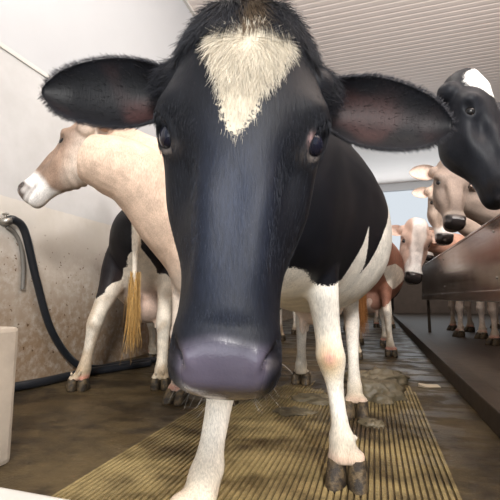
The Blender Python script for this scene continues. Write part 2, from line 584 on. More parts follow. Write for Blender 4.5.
def head_shell(nr=90, ns=72, amp=1.0):
    t = np.linspace(0, len(HT) - 1, nr)
    T = catmull(HT, t)
    P = np.zeros((nr, 8, 2))
    P[:, 0, 1] = T[:, 1]
    for k, (cx, cy) in enumerate(((2, 3), (4, 5), (6, 7))):
        P[:, 1 + k, 0], P[:, 1 + k, 1] = T[:, cx], T[:, cy]
        P[:, 7 - k, 0], P[:, 7 - k, 1] = -T[:, cx], T[:, cy]
    P[:, 4, 1] = T[:, 8]
    C = catmull_closed(P, ns)
    G = np.stack([C[..., 0], C[..., 1], np.repeat(-T[:, :1], ns, 1)], -1)     # nr, ns, 3
    du = np.gradient(G, axis=0)
    dv = np.roll(G, -1, 1) - np.roll(G, 1, 1)
    N = np.cross(dv, du)
    N /= np.linalg.norm(N, axis=2, keepdims=True) + 1e-9
    if (N[nr // 2, 0] @ np.array([0, -1, 0])) < 0: N = -N
    A = np.abs(G[..., 0])
    Q = np.stack([A, G[..., 1], G[..., 2]], -1)
    gs = lambda c, r: np.exp(-(((Q - np.array(c)) / np.array(r)) ** 2).sum(-1))
    D = 0.013 * gs((.108, .030, -.156), (.032, .04, .026))          # brow
    D += 0.005 * gs((.05, -.01, -.03), (.035, .05, .03))            # poll sides
    D -= 0.007 * gs((.10, .05, -.085), (.03, .04, .03))             # temple
    D -= 0.016 * gs((.078, .028, -.275), (.020, .035, .050))        # hollow under the eye
    D += 0.008 * gs((.088, .085, -.295), (.03, .028, .07))          # cheek crest
    D -= 0.009 * gs((.064, .020, -.380), (.020, .03, .05))          # side of nose
    D += 0.006 * gs((.068, .018, -.490), (.018, .022, .024))        # nostril wing
    D += 0.006 * gs((.043, -.006, -.518), (.010, .03, .020))        # ridges beside the pad
    D -= 0.004 * gs((.0, -.01, -.470), (.05, .02, .012))            # above pad
    D *= amp
    # lids
    e1 = EYE_E1 / np.linalg.norm(EYE_E1)
    e2 = np.cross(EYE_N, e1)
    e2 /= np.linalg.norm(e2)
    r = Q - EYE_C
    d = np.sqrt(((r @ e1) / 0.024) ** 2 + ((r @ e2) / 0.0145) ** 2)
    near = np.exp(-((r @ (EYE_N / np.linalg.norm(EYE_N))) / 0.035) ** 2)
    D += near * (0.0055 * np.exp(-((d - 1.28) / 0.26) ** 2) - 0.014 * np.exp(-(d / 0.85) ** 4))
    # tear groove
    D -= 0.004 * gs((.095, .02, -.248), (.012, .03, .018))
    # nostrils: comma shaped pits
    q = Q - np.array([.0655, -.001, -.504])
    ca, sa = math.cos(0.5), math.sin(0.5)
    qz, qx = q[..., 2] * ca + q[..., 0] * sa, q[..., 0] * ca - q[..., 2] * sa
    D -= 0.024 * np.exp(-(qz / 0.021) ** 2 - ((qx + 0.25 * np.abs(qz)) / 0.0085) ** 2 - (q[..., 1] / 0.03) ** 2)
    # mouth line
    ml = Q[..., 1] - (0.083 - 0.10 * (Q[..., 2] + .55))
    D -= 0.006 * np.exp(-(ml / 0.006) ** 2) * S(-.42, -.46, Q[..., 2])
    G = G + N * D[..., None]
    V = np.concatenate([G.reshape(-1, 3), [G[0].mean(0)], [G[-1].mean(0)]])
    Fc = grid_faces(nr, ns)
    return V, Fc, N, G


def ear_shell(side, base, tip, nrm, width, cup=0.035, nu=34, nv=20):
    """cupped leaf; nrm = the way its opening faces"""
    B, T = np.array(base, float), np.array(tip, float)
    L = np.linalg.norm(T - B)
    e1 = (T - B) / L
    n3 = np.array(nrm, float)
    n3 = n3 - e1 * (n3 @ e1)
    n3 /= np.linalg.norm(n3)
    e2 = np.cross(n3, e1)
    if e2[2] < 0: e2 = -e2
    wt = np.array([[0, .42], [.1, .62], [.2, .82], [.33, .97], [.48, 1.0], [.62, .93], [.76, .80], [.88, .60], [.96, .34], [1.0, .03]])
    u = np.linspace(0, 1, nu) ** 0.9
    w = np.interp(u, wt[:, 0], wt[:, 1])
    w = np.convolve(np.pad(w, 2, mode='edge'), np.ones(5) / 5, 'valid') * width
    w[-1] = 0.003
    v = np.sin(np.linspace(-1, 1, nv) * math.pi / 2)
    front, back = [], []
    for i in range(nu):
        c = cup * (1 - 0.55 * u[i]) * (1 - np.abs(v) ** 2.2) * min(1, w[i] / width * 1.4)
        roll = 0.45 * S(0.35, 0.0, u[i])
        edge = 0.02 * roll * v ** 2
        bend = 0.018 * u[i] ** 2
        p = B + e1 * (u[i] * L) + e2 * (v * w[i])[:, None] + n3 * (-c + edge + 0.012 - bend)[:, None]
        th = (0.004 + 0.016 * (1 - u[i]) ** 2) * np.sqrt(np.maximum(0, 1 - v ** 2)) + 0.0025
        front.append(p)
        back.append(p - n3 * th[:, None] - n3 * 0.0)
    ring = np.concatenate([np.array(front), np.array(back)[:, ::-1]], 1)
    V, Fc = loft(ring)
    uv = np.stack([np.repeat(u[:, None], 2 * nv, 1), np.tile(np.concatenate([v, v[::-1]]), (nu, 1)),
                   np.tile(np.concatenate([np.ones(nv), np.zeros(nv)]), (nu, 1))], -1).reshape(-1, 3)
    uv = np.concatenate([uv, [[0, 0, 1], [1, 0, 1]]])
    rim = np.array(front), e1, e2, n3
    return V, Fc, uv, rim


TR = np.array([   # y, half width, top, bottom
    [-.82, .06, .98, .84], [-.76, .13, 1.08, .74], [-.66, .19, 1.24, .64], [-.55, .225, 1.35, .60], [-.40, .255, 1.39, .58],
    [-.20, .31, 1.385, .555], [.05, .38, 1.37, .53], [.28, .388, 1.37, .53], [.46, .33, 1.38, .58], [.60, .285, 1.41, .68],
    [.72, .26, 1.40, .78], [.83, .22, 1.37, .88], [.91, .15, 1.30, .96], [.945, .07, 1.22, 1.05]])
FRONT = np.array([  # z, dy, rx, ry
    [1.06, .03, .07, .15], [.92, .02, .085, .15], [.80, .02, .080, .125], [.70, .01, .068, .092], [.60, .0, .058, .070], [.51, -.008, .051, .057],
    [.45, -.014, .050, .053], [.405, -.020, .056, .057], [.36, -.012, .047, .049], [.31, -.002, .035, .039], [.24, .0, .031, .036],
    [.175, .002, .034, .040], [.145, .004, .045, .049], [.118, -.002, .043, .045], [.092, -.010, .045, .045], [.070, -.014, .042, .042]])
HIND = np.array([
    [1.16, -.02, .08, .20], [1.0, -.05, .10, .22], [.86, -.07, .10, .19], [.74, -.04, .080, .14], [.64, .03, .060, .10], [.56, .085, .048, .072],
    [.505, .115, .045, .060], [.455, .108, .046, .056], [.40, .085, .038, .047], [.31, .055, .033, .039], [.23, .035, .033, .038],
    [.165, .022, .038, .042], [.143, .012, .045, .049], [.117, .002, .043, .045], [.092, -.010, .045, .045], [.070, -.014, .042, .042]])


def leg_shell(tab, foot, attach, n=44, m=20, thick=1.0):
    T = catmull(tab, np.linspace(0, len(tab) - 1, n))
    rings = []
    ph = np.arange(m) / m * 2 * math.pi
    for z, dy, rx, ry in T:
        k = np.clip(z / attach[2], 0, 1.15)
        cx = foot[0] + (attach[0] - foot[0]) * k
        cy = foot[1] + (attach[1] - foot[1]) * k + dy
        rings.append(np.stack([cx + thick * rx * np.cos(ph), cy + thick * ry * np.sin(ph), np.full(m, z)], 1))
    return loft(rings)


def hoof_mesh():
    m = 20
    rings = []
    for z, y0, y1, w in ((0.0, -.082, .046, .028), (.008, -.083, .048, .030), (.03, -.068, .047, .029), (.055, -.046, .044, .027), (.068, -.034, .036, .022)):
        ph = np.arange(m) / m * 2 * math.pi
        c, s = np.cos(ph), np.sin(ph)
        yy = (y0 + y1) / 2 + (y1 - y0) / 2 * np.sign(s) * np.abs(s) ** 0.8
        xx = w * np.sign(c) * np.abs(c) ** 0.75
        xx *= np.where(s < 0, 1 - 0.35 * (-s) ** 3, 1)
        rings.append(np.stack([xx, yy, np.full(m, z)], 1))
    V, Fc = loft(rings)
    V += 0.0025 * wob(V, 60.0)[:, None] * np.array([1, 1, 0.5])
    return mesh_np('hoof', V, Fc)


HOOF_ME = hoof_mesh()
HOOF_ME.materials.append(HOOF)
V_, F_ = ellipsoid((0, 0, 0), (.0225, .0225, .0225), 14, 24)
EYE_ME = mesh_np('eye', V_, F_)
EYE_ME.materials.append(EYE)
EYE_FAR_ME = EYE_ME.copy()
EYE_FAR_ME.materials.clear()
EYE_FAR_ME.materials.append(mat_simple('dark_eye', (.006, .005, .005), .22, 0, 30, .2, 0, .35))


def hair_obj(name, P, rad, colr, parent, label=None):
    """P (n, k, 3) strands in the parent's frame"""
    n, k, _ = P.shape
    hc = bpy.data.hair_curves.new(name)
    hc.add_curves([k] * n)
    hc.attributes['position'].data.foreach_set('vector', P.astype(np.float32).ravel())
    ra = hc.attributes.get('radius') or hc.attributes.new('radius', 'FLOAT', 'POINT')
    taper = np.linspace(1, 0.25, k)
    ra.data.foreach_set('value', (np.asarray(rad)[:, None] * taper).astype(np.float32).ravel())
    ca = hc.attributes.new('hcol', 'FLOAT_COLOR', 'CURVE')
    c4 = np.concatenate([colr, np.ones((n, 1))], 1).astype(np.float32)
    ca.data.foreach_set('color', c4.ravel())
    hc.materials.append(HAIR)
    o = bpy.data.objects.new(name, hc)
    COL.objects.link(o)
    o.parent = parent
    o['kind'] = 'stuff'
    if label: o['label'] = label
    return o


def strands(root, nrm, flow, length, lift, k=5, curl=0.15):
    """root (n,3), nrm, flow unit vectors, length (n,), lift 0..1"""
    n = len(root)
    rnd = rng.normal(size=(n, 3)) * curl
    d0 = nrm * lift + flow * (1 - lift) + rnd * 0.5
    d0 /= np.linalg.norm(d0, axis=1)[:, None]
    d1 = nrm * lift * 0.15 + flow + rnd
    d1 /= np.linalg.norm(d1, axis=1)[:, None]
    P = np.zeros((n, k, 3))
    P[:, 0] = root
    for i in range(1, k):
        t = i / (k - 1)
        d = d0 * (1 - t) + d1 * t
        P[:, i] = P[:, i - 1] + d * (length / (k - 1))[:, None]
    return P


def cow(label, loc, rz, feet, poll, muzzle, lateral, paint, ears=None, hscale=1.0, scale=1.0, voxel=0.011, fine_head=False,
        tail_swing=0.0, switch=(0.05, 0.035, 0.02), neck_up=0.0, attach_x=0.15, tail=True, tail_len=0.78, neck_b=0.118, neck_down=0.0, folds=0.6, leg_thick=1.0, smooth_n=6, hind_x=.15, neck_root=1.06, extra=(), neck_b0=.30):
    """feet: world xy for FL FR HL HR (image-left first when facing us); poll, muzzle, lateral in world space"""
    root = empty('cow', loc, rz)
    tag(root, label, 'cow', 'dairy cows in the barn')
    Mw = Matrix.Translation(loc) @ Matrix.Rotation(rz, 4, 'Z')
    Mi = np.array(Mw.inverted())
    loc_of = lambda p: Mi[:3, :3] @ np.array(p, float) + Mi[:3, 3]
    pl_, mz_ = loc_of(poll), loc_of(muzzle)
    Zh = (pl_ - mz_) / np.linalg.norm(pl_ - mz_)
    X = Mi[:3, :3] @ np.array(lateral, float)
    Xh = X - Zh * (X @ Zh)
    Xh /= np.linalg.norm(Xh)
    Yh = np.cross(Zh, Xh)
    Bh = np.stack([Xh, Yh, Zh], 1)                      # columns
    hs = np.linalg.norm(pl_ - mz_) / 0.56 * hscale
    toL = lambda Q: np.asarray(Q) @ (Bh * hs).T + pl_
    toH = lambda P: ((np.asarray(P) - pl_) @ Bh) / hs
    g = Geo()
    # trunk
    T = catmull(TR, np.linspace(0, len(TR) - 1, 60)) * np.array([scale] * 4)
    ph = np.arange(40) / 40 * 2 * math.pi
    rings = []
    for y, hw, zt, zb in T:
        zc, hh = zb + (zt - zb) * 0.47, (zt - zb)
        s, c = np.sin(ph), np.cos(ph)
        zz = zc + np.where(s > 0, hh * 0.53, hh * 0.47) * np.sign(s) * np.abs(s) ** 0.85
        xx = hw * np.sign(c) * np.abs(c) ** 0.85 * np.where(s > 0, 1 - 0.25 * s ** 2, 1 - 0.12 * s ** 2)
        rings.append(np.stack([xx, np.full(40, y), zz], 1))
    g.add(*loft(rings))
    # neck
    E = toL((0, .115, -.085 - neck_down))
    Sx = np.array([0, -.52, neck_root]) * scale
    d1 = toL((0, .32, -.075 + neck_up)) - E
    c1 = Sx + np.array([0, -.25, .10]) * scale
    c2 = E + d1 / np.linalg.norm(d1) * 0.22
    tt = np.linspace(0, 1, 18)
    path = ((1 - tt) ** 3)[:, None] * Sx + (3 * tt * (1 - tt) ** 2)[:, None] * c1 + (3 * tt ** 2 * (1 - tt))[:, None] * c2 + (tt ** 3)[:, None] * E
    Tg = np.gradient(path, axis=0)
    Tg /= np.linalg.norm(Tg, axis=1)[:, None]
    rings = []
    pm = np.arange(28) / 28 * 2 * math.pi
    for p, tg, t in zip(path, Tg, tt):
        upv = np.array([0, 0, 1.0]) * (1 - t) + Zh * t
        sd = np.cross(tg, upv)
        sd = sd / np.linalg.norm(sd) * (1 if sd @ Xh > 0 or True else -1)
        upv = np.cross(sd, tg)
        a = scale * (0.19 * (1 - t) + 0.088 * t)
        b = scale * (neck_b0 * (1 - t) ** 1.2 + neck_b * (1 - (1 - t) ** 1.2))
        rings.append(p + a * np.cos(pm)[:, None] * sd + b * np.sin(pm)[:, None] * upv)
    g.add(*loft(rings))
    # legs
    feetL = [loc_of((f[0], f[1], loc[2])) for f in feet]
    for i, f in enumerate(feetL):
        sx = -1 if i % 2 == 0 else 1
        if i < 2: g.add(*leg_shell(FRONT * np.array([scale, scale, scale, scale]), f, (sx * attach_x * scale, -.47 * scale, .86 * scale), thick=leg_thick))
        else: g.add(*leg_shell(HIND * np.array([scale, scale, scale, scale]), f, (sx * hind_x * scale, .56 * scale, .98 * scale), thick=leg_thick))
        for q in (-1, 1):
            g.add(*ellipsoid((f[0] + q * .033, f[1] - .006, .078), (.029, .042, .027), 10, 14))
            g.add(*ellipsoid((f[0] + q * .024, f[1] + .046, .125 * scale), (.014, .014, .02), 8, 10))
    # udder and teats
    g.add(*ellipsoid((0, .42 * scale, .60 * scale), (.15, .19, .15), 16, 24))
    for q in (-1, 1):
        for yy in (.34, .48):
            g.add(*tube([(q * .07, yy * scale, .52 * scale), (q * .075, yy * scale, .45 * scale), (q * .075, yy * scale, .40 * scale)], [.024, .018, .012], 10))
    # tail
    if tail:
        tp = catmull(np.array([(0, .86, 1.34), (0, .95, 1.30), (tail_swing * .2, 1.0, 1.12), (tail_swing * .6, 1.0, .92), (tail_swing, .99, 1.36 - tail_len)]) * scale, np.linspace(0, 4, 24))
        g.add(*tube(tp, np.linspace(.042, .017, 24) * scale, 12))
    # ears
    er = ears or dict(len=.17, w=.05, droop=.02, back=.0)
    ear_data = []
    for s in (-1, 1):
        e = er[s] if s in er else dict(base=(s * .085, .10, -.085), tip=(s * (.085 + er['len']), .10 + er.get('back', 0), -.085 - er['droop']), n=(s * .15, -1, -.15), w=er['w'])
        V, Fc, uv, rim = ear_shell(s, e['base'], e['tip'], e['n'], e['w'], e.get('cup', .035))
        root_t = np.array(e['base']) - np.array([s * .065, -.02, 0.0])
        rt, rf = tube([root_t, np.array(e['base']) + np.array([0, .014, 0]) + .16 * (np.array(e['tip']) - np.array(e['base']))], [.044, .32 * e['w']], 14)
        ear_data.append((V, Fc, uv, rim, rt, rf, e))
    for (c_, r_) in extra:
        ec_ = catmull([loc_of(q) for q in c_], np.linspace(0, len(c_) - 1, 24))
        g.add(*tube(ec_, np.interp(np.linspace(0, len(c_) - 1, 24), range(len(c_)), r_), 24))
    for s in (-1, 1):
        ev_, ef_ = ellipsoid((s * .108, .098, -.078), (.045, .045, .042), 12, 18)
        g.add(toL(ev_), ef_)
    hv, hf, hN, hG = head_shell(210 if fine_head else 120, 150 if fine_head else 96, 1.0 if fine_head else 1.7)
    for (V, Fc, uv, rim, rt, rf, e) in ear_data:
        g.add(toL(rt), rf)
    if not fine_head:
        g.add(toL(hv), hf)
        for (V, Fc, uv, rim, rt, rf, e) in ear_data:
            pass
    # remesh into one skin
    me = mesh_np('raw', g.verts(), g.F)
    bmx = bmesh.new()
    bmx.from_mesh(me)
    bmesh.ops.recalc_face_normals(bmx, faces=bmx.faces)
    bmx.to_mesh(me)
    bmx.free()
    tmp = bpy.data.objects.new('raw', me)
    COL.objects.link(tmp)
    r = tmp.modifiers.new('r', 'REMESH')
    r.mode = 'VOXEL'
    r.voxel_size = voxel
    sm = tmp.modifiers.new('s', 'SMOOTH')
    sm.factor, sm.iterations = 0.5, smooth_n if not fine_head else 12
    dg = bpy.context.evaluated_depsgraph_get()
    ev = tmp.evaluated_get(dg)
    em = ev.to_mesh()
    nv = len(em.vertices)
    V = np.empty(nv * 3)
    em.vertices.foreach_get('co', V)
    V = V.reshape(-1, 3)
    Fc = [tuple(p.vertices) for p in em.polygons]
    ev.to_mesh_clear()
    bpy.data.objects.remove(tmp)
    bpy.data.meshes.remove(me)
    # the finely shaped head and the thin ears join the same mesh
    full = Geo()
    full.add(V, Fc)
    kind = [np.zeros(nv)]
    if fine_head:
        full.add(toL(hv), hf)
        kind.append(np.ones(len(hv)))
    EUV = [np.zeros((full.n, 3))]
    for s, (Ve, Fe, uv, rim, rt, rf, e) in zip((-1, 1), ear_data):
        full.add(toL(Ve), Fe)
        kind.append(np.full(len(Ve), 2.0))
        EUV.append(uv)
    V = full.verts()
    if True:
        bb = mesh_np('tmp', V[:nv], Fc)
        Nn = np.empty(nv * 3)
        bb.vertices.foreach_get('normal', Nn)
        Nn = Nn.reshape(-1, 3)
        bpy.data.meshes.remove(bb)
        Vb = V[:nv]
        hb = toH(Vb)
        near = np.exp(-((hb - np.array([0, .20, -.27])) / np.array([.3, .10, .10])) ** 2 @ np.ones(3))
        ph_ = (hb[:, 1] * .75 + hb[:, 2] * .65) * 150 + 2.2 * wob(hb, 14)
        thr = np.exp(-(((hb[:, 1] - .36) / .14) ** 2 + ((hb[:, 2] + .12) / .20) ** 2))
        d = (.0045 if fine_head else .0022) * wob(Vb, 8, 1) + .0011 * wob(Vb, 24, 2) + folds * (.006 * near * np.sin(ph_) + .0025 * thr * np.sin((hb[:, 1] * .9 - hb[:, 2] * .4) * 70 + wob(hb, 12)))
        V[:nv] = Vb + (Nn if (Nn * (Vb - Vb.mean(0))).sum() > 0 else -Nn) * d[:, None]
    kind = np.concatenate(kind)
    EUV = np.concatenate(EUV)
    Hc = toH(V)
    colA, colB, patch, wet = paint(V, Hc, kind, EUV, feetL)
    bme = mesh_np('body', V, full.F)
    for nm, arr in (('colA', colA), ('colB', colB)):
        at_ = bme.attributes.new(nm, 'FLOAT_COLOR', 'POINT')
        at_.data.foreach_set('color', np.concatenate([arr, np.ones((len(arr), 1))], 1).astype(np.float32).ravel())
    for nm, arr in (('patch', patch), ('wet', wet)):
        at_ = bme.attributes.new(nm, 'FLOAT', 'POINT')
        at_.data.foreach_set('value', np.asarray(arr, np.float32))
    bmx = bmesh.new()
    bmx.from_mesh(bme)
    bmesh.ops.recalc_face_normals(bmx, faces=bmx.faces)
    bmx.to_mesh(bme)
    bmx.free()
    link('body', bme, COAT, root)
    # eyes
    for s in (-1, 1):
        c = EYE_C - EYE_N / np.linalg.norm(EYE_N) * (0.0135 if fine_head else 0.0175)
        o = link('eye', EYE_ME if fine_head else EYE_FAR_ME, EYE, root)
        o.location = toL(c * np.array([s, 1, 1]))
        o.scale = (hs, hs, hs)
    # hooves: two claws on each foot
    for f in feetL:
        for q in (-1, 1):
            o = link('hoof', HOOF_ME, HOOF, root)
            o.location = (f[0] + q * .034, f[1] - .012, 0)
            o.rotation_euler = (0, 0, q * 0.06)
            o.scale = (1.1 if q > 0 else -1.1, 1.05, 1.18)
    # tail switch
    if tail:
        n = 900
        tip = np.array([tail_swing, .99, 1.36 - tail_len]) * scale
        rt = tip + np.stack([rng.normal(size=n) * .014, rng.normal(size=n) * .014, rng.uniform(-.03, .20, n)], 1)
        fl = np.tile([0.0, 0.0, -1.0], (n, 1))
        nn = rng.normal(size=(n, 3)) * np.array([1, 1, .2])
        nn /= np.linalg.norm(nn, axis=1)[:, None]
        P = strands(rt, nn, fl, rng.uniform(.12, .40, n) * (1 - .4 * rng.random(n)), .07, 7, .07)
        P[:, :, 2] = np.maximum(P[:, :, 2], .03)
        cc = np.array(switch) * rng.uniform(.4, 1.7, (n, 1)) * (1 - .35 * rng.random((n, 1)) * np.array([0, .4, 1]))
        hair_obj('tail_switch', P, np.full(n, .0014), np.clip(cc, 0, 1), root)
    return dict(root=root, toL=toL, toH=toH, Bh=Bh, hs=hs, head=(hv, hf, hN, hG), ears=ear_data)


# ---- coat painting helpers
def legs_dirt(V, col, feet, amount=1.0, pink=0.8):
    """dung and pink skin low on the legs"""
    z = V[:, 2]
    d = S(.30, .02, z + .05 * wob(V, 22)) * amount
    col = mix(col, (.40, .29, .15), d * .55)
    c = np.exp(-((z - .085) / .022) ** 2) * pink * S(-.2, .5, wob(V, 30, 3.0))
    return mix(col, (.50, .16, .12), c * .8)


def gauss(P, c, r):
    return np.exp(-(((P - np.array(c)) / np.array(r)) ** 2).sum(1))


def is_head(Hc, kind):
    a = -Hc[:, 2]
    yb = np.interp(a, HT[:, 0], HT[:, 8])
    return (S(-.10, -.05, a) * S(yb + .05, yb + .0, Hc[:, 1]) * S(.70, .60, a) * S(.19, .15, np.abs(Hc[:, 0]))) * (kind < 2)


def paint_main(V, Hc, kind, EUV, feet):
    n = len(V)
    BLK = np.array([.005, .0055, .008])
    colA = np.tile(BLK, (n, 1))
    a, x, y = -Hc[:, 2], Hc[:, 0], Hc[:, 1]
    hd = (kind == 1)
    # body: white legs, white belly and quarters
    body = .665 + .03 * wob(V, 16, 1.0) - V[:, 2]
    tri = .070 - np.abs(V[:, 1] + .25) - .45 * np.maximum(0, V[:, 2] - .72) + .010 * wob(V, 30, 2)
    quart = V[:, 1] + .11 - .65 * (V[:, 2] - .785) + .025 * wob(V, 14, 5)
    patch = np.maximum(np.maximum(body, tri), quart)
    # blaze
    hw = np.interp(a, [-.05, .036, .046, .066, .11, .15, .185, .212, .226, .27], [-.05, -.01, .046, .060, .050, .032, .017, .007, -.010, -.06])
    xc = np.interp(a, [0, .06, .11, .16, .2], [.008, .006, .003, -.004, -.006])
    bl = hw - np.abs(x - xc) + .006 * wob(Hc, 60, 2.0)
    patch = np.where(hd, np.where(y < .09, bl, -.1), patch)
    patch = np.where(kind == 2, -.1, patch)
    colB = np.tile([.50, .44, .34], (n, 1))
    low = (kind == 0)
    dl = legs_dirt(V, np.tile([.78, .74, .66], (n, 1)), feet, 1.2, .3)
    colB = np.where(low[:, None], dl, colB)
    for i in (0, 1):
        kz = .40
        f = feet[i]
        kx = f[0] + ((-.105 if i == 0 else .105) - f[0]) * kz / .86
        ky = f[1] + (-.47 - f[1]) * kz / .86 - .06
        colB = mix(colB, (.60, .42, .19), .9 * gauss(V, (kx, ky, kz), (.05, .06, .065)))
        colB = mix(colB, (.66, .34, .30), .8 * gauss(V, (kx + .004, ky, kz + .008), (.022, .06, .026)))
    ud = gauss(V, (0, .40, .52), (.16, .22, .14))
    colB = mix(colB, (.62, .40, .30), ud * .8)
    # ears: dark inside, a little brownish skin showing
    ear = (kind == 2)
    inn = ear * EUV[:, 2] * S(1.0, .55, np.abs(EUV[:, 1]))
    sk = inn * S(.05, .7, wob(Hc, 34, 4.0)) * S(.05, .3, EUV[:, 0]) * S(1.0, .7, EUV[:, 0])
    colA = mix(colA, (.034, .015, .014), sk * .9)
    colA = mix(colA, (.003, .003, .0035), inn * (1 - sk) * .6)
    # nose pad: bare purplish grey wet skin
    top = .484 + .012 * np.abs(x) / .06 + .003 * wob(Hc, 70, 1)
    pad = hd * S(top - .012, top + .016, a) * S(.068, .046, np.abs(x) + .2 * np.maximum(0, a - .50)) * S(.07, .045, y)
    colA = mix(colA, (.098, .084, .115), pad * (.82 + .15 * np.clip(wob(Hc, 50, 7), -1, 1)))
    # blue-grey highlight painted down the middle of the nose, paler skin under the eyes
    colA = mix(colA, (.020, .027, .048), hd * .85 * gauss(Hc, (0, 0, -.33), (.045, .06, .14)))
    Q = np.stack([np.abs(x), y, Hc[:, 2]], 1)
    colA = mix(colA, (.15, .128, .115), hd * .7 * gauss(Q, EYE_C + (-.002, -.012, -.030), (.022, .03, .010)))
    # pink in the inner corner of the cow's left eye
    colA = mix(colA, (.62, .40, .38), hd * gauss(Hc, (.103, .022, -.208), (.0045, .009, .010)))
    # nostril dark
    q = Q - np.array([.0655, .004, -.504])
    nst = np.exp(-(q[:, 2] / .022) ** 2 - (q[:, 0] / .010) ** 2)
    colA = mix(colA, (.012, .010, .012), hd * nst)
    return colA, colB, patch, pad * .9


def paint_brown(base, face, light, pad_col=(.03, .025, .025), ring=True, leg=None, pinkear=(.66, .50, .42), blaze=None, pinkpad=0.0, mottled=0.0, lip=None):
    def f(V, Hc, kind, EUV, feet):
        n = len(V)
        h = is_head(Hc, kind)
        a, x, y = -Hc[:, 2], Hc[:, 0], Hc[:, 1]
        col = np.tile(np.array(base, float), (n, 1))
        col = mix(col, light, S(.85, .55, V[:, 2]) * .8)
        legc = legs_dirt(V, np.tile(np.array(leg or light, float), (n, 1)), feet)
        col = mix(col, legc, S(.75, .60, V[:, 2]) * (h < .5))
        fc = np.tile(np.array(face, float), (n, 1))
        fc = mix(fc, np.array(light) * .95, S(.05, .15, y - .10 * S(.1, .5, a)) * .8)
        if blaze is not None:
            fc = mix(fc, blaze, S(.07, .05, np.abs(x) + .012 * wob(Hc, 30)) * S(.12, .04, y))
        Q = np.stack([np.abs(x), y, Hc[:, 2]], 1)
        fc = mix(fc, np.array(face) * .42, gauss(Q, EYE_C, (.04, .035, .045)) * .8)  # eye socket shade painted into the face colour
        fc = fc * (1 + .16 * np.clip(wob(Hc * np.array([1, 1, .45]), 42, 5), -1, 1) + .10 * np.clip(wob(Hc, 16, 9), -1, 1))[:, None]
        fc = mix(fc, np.array(face) * .6, .6 * gauss(Q, (.078, .03, -.28), (.02, .05, .07)))  # shade of the hollow below the eye, painted in
        if ring:
            fc = mix(fc, (.82, .79, .75), S(.395, .425, a + .01 * wob(Hc, 30)) * .95)
        padw = S(.470, .486, a) * S(.080, .068, np.abs(x)) * S(.08, .055, y)
        fc = mix(fc, pad_col, padw)
        if lip is not None:
            fc = mix(fc, np.array(lip) * .8, S(.44, .455, a) * S(.478, .468, a) * .6)
        q = Q - np.array([.0655, .004, -.504])
        fc = mix(fc, (.010, .008, .008), np.exp(-(q[:, 2] / .024) ** 2 - (q[:, 0] / .012) ** 2 - (q[:, 1] / .02) ** 2))
        ml = np.abs(Q[:, 1] - (0.083 - 0.10 * (Q[:, 2] + .55)))
        fc = mix(fc, (.10, .06, .05), S(.010, .003, ml) * S(-.43, -.47, Q[:, 2]) * .45)
        col = mix(col, fc, h)
        ear = kind == 2
        ec = np.tile(np.array(face, float) * 1.15, (n, 1))
        ec = mix(ec, pinkear, EUV[:, 2] * S(.95, .5, np.abs(EUV[:, 1])) * .85)
        ec = mix(ec, (.16, .09, .07), EUV[:, 2] * gauss(EUV[:, :2], (.15, 0), (.2, .5)) * .6)
        col = np.where(ear[:, None], ec, col)
        ud = gauss(V, (0, .42, .52), (.17, .22, .14))
        col = mix(col, (.60, .36, .28), ud * .8 * (h < .5))
        if mottled:
            col = mix(col, np.array(base) * .7, S(.2, .9, wob(V, 7, 3)) * mottled * (h < .5))
        return np.clip(col, 0, 1), col.copy(), np.full(n, -.1), padw * h * .7
    return f


def paint_pied(dark, white, legz=.6, back_white=None, star=None, face_white=False, hindmix=False, pad_col=(.05, .045, .05)):
    def f(V, Hc, kind, EUV, feet):
        n = len(V)
        h = is_head(Hc, kind)
        a, x, y = -Hc[:, 2], Hc[:, 0], Hc[:, 1]
        colA = np.tile(np.array(dark, float), (n, 1))
        colB = legs_dirt(V, np.tile(np.array(white, float), (n, 1)), feet, 1.1, 1.0)
        colB = mix(colB, (.33, .22, .12), .55 * S(.05, .9, wob(V, 17, 6) + .4 * wob(V, 45, 2)) * S(.75, .55, V[:, 2]))
        patch = legz + .06 * wob(V, 13, 2) + .02 * wob(V, 40, 4) - V[:, 2]
        if hindmix:
            patch = patch + np.clip(1.1 * (.21 - np.abs(V[:, 0])), -.15, .2) * S(.3, .5, V[:, 1])
        if hindmix:
            patch = np.maximum(patch, .045 - np.abs(V[:, 0] - .0) + .02 * wob(V, 12))
            # white on the inner side of the thighs
            patch = np.maximum(patch, np.where(V[:, 1] > .45, .09 - np.abs(V[:, 0]) + .02 * wob(V, 12, 4) - .5 * np.maximum(0, V[:, 2] - .8), -.1))
        if back_white is not None:
            patch = np.maximum(patch, back_white(V))
        hp = np.full(n, -.1)
        if star is not None:
            hp = star - np.hypot(x / 1.25, (a - .055) / .9) + .006 * wob(Hc, 40)
            hp = np.where(y < .09, hp, -.1)
        if face_white:
            hp = .075 - np.abs(x) + .01 * wob(Hc, 25) - .3 * np.maximum(0, y - .09)
        patch = np.where(h > .5, hp, patch)
        patch = np.where(kind == 2, -.1, patch)
        padw = S(.470, .484, a) * S(.068, .056, np.abs(x)) * S(.075, .05, y) * h
        colA = mix(colA, pad_col, padw)
        colB = mix(colB, pad_col, padw)
        ear = (kind == 2) * EUV[:, 2] * S(.95, .5, np.abs(EUV[:, 1]))
        colA = mix(colA, (.20, .11, .09) if dark[0] > .1 else (.05, .03, .028), ear * .8)
        ud = gauss(V, (0, .45, .55), (.17, .24, .17))
        colA = mix(colA, (.42, .24, .18), ud * .85)
        colB = mix(colB, (.55, .33, .26), ud * .85)
        Q = np.stack([np.abs(x), y, Hc[:, 2]], 1)
        q = Q - np.array([.0655, .004, -.504])
        nst = np.exp(-(q[:, 2] / .024) ** 2 - (q[:, 0] / .013) ** 2) * h
        colA = mix(colA, (.01, .008, .008), nst)
        colB = mix(colB, (.01, .008, .008), nst)
        return colA, colB, patch, padw * .7
    return f



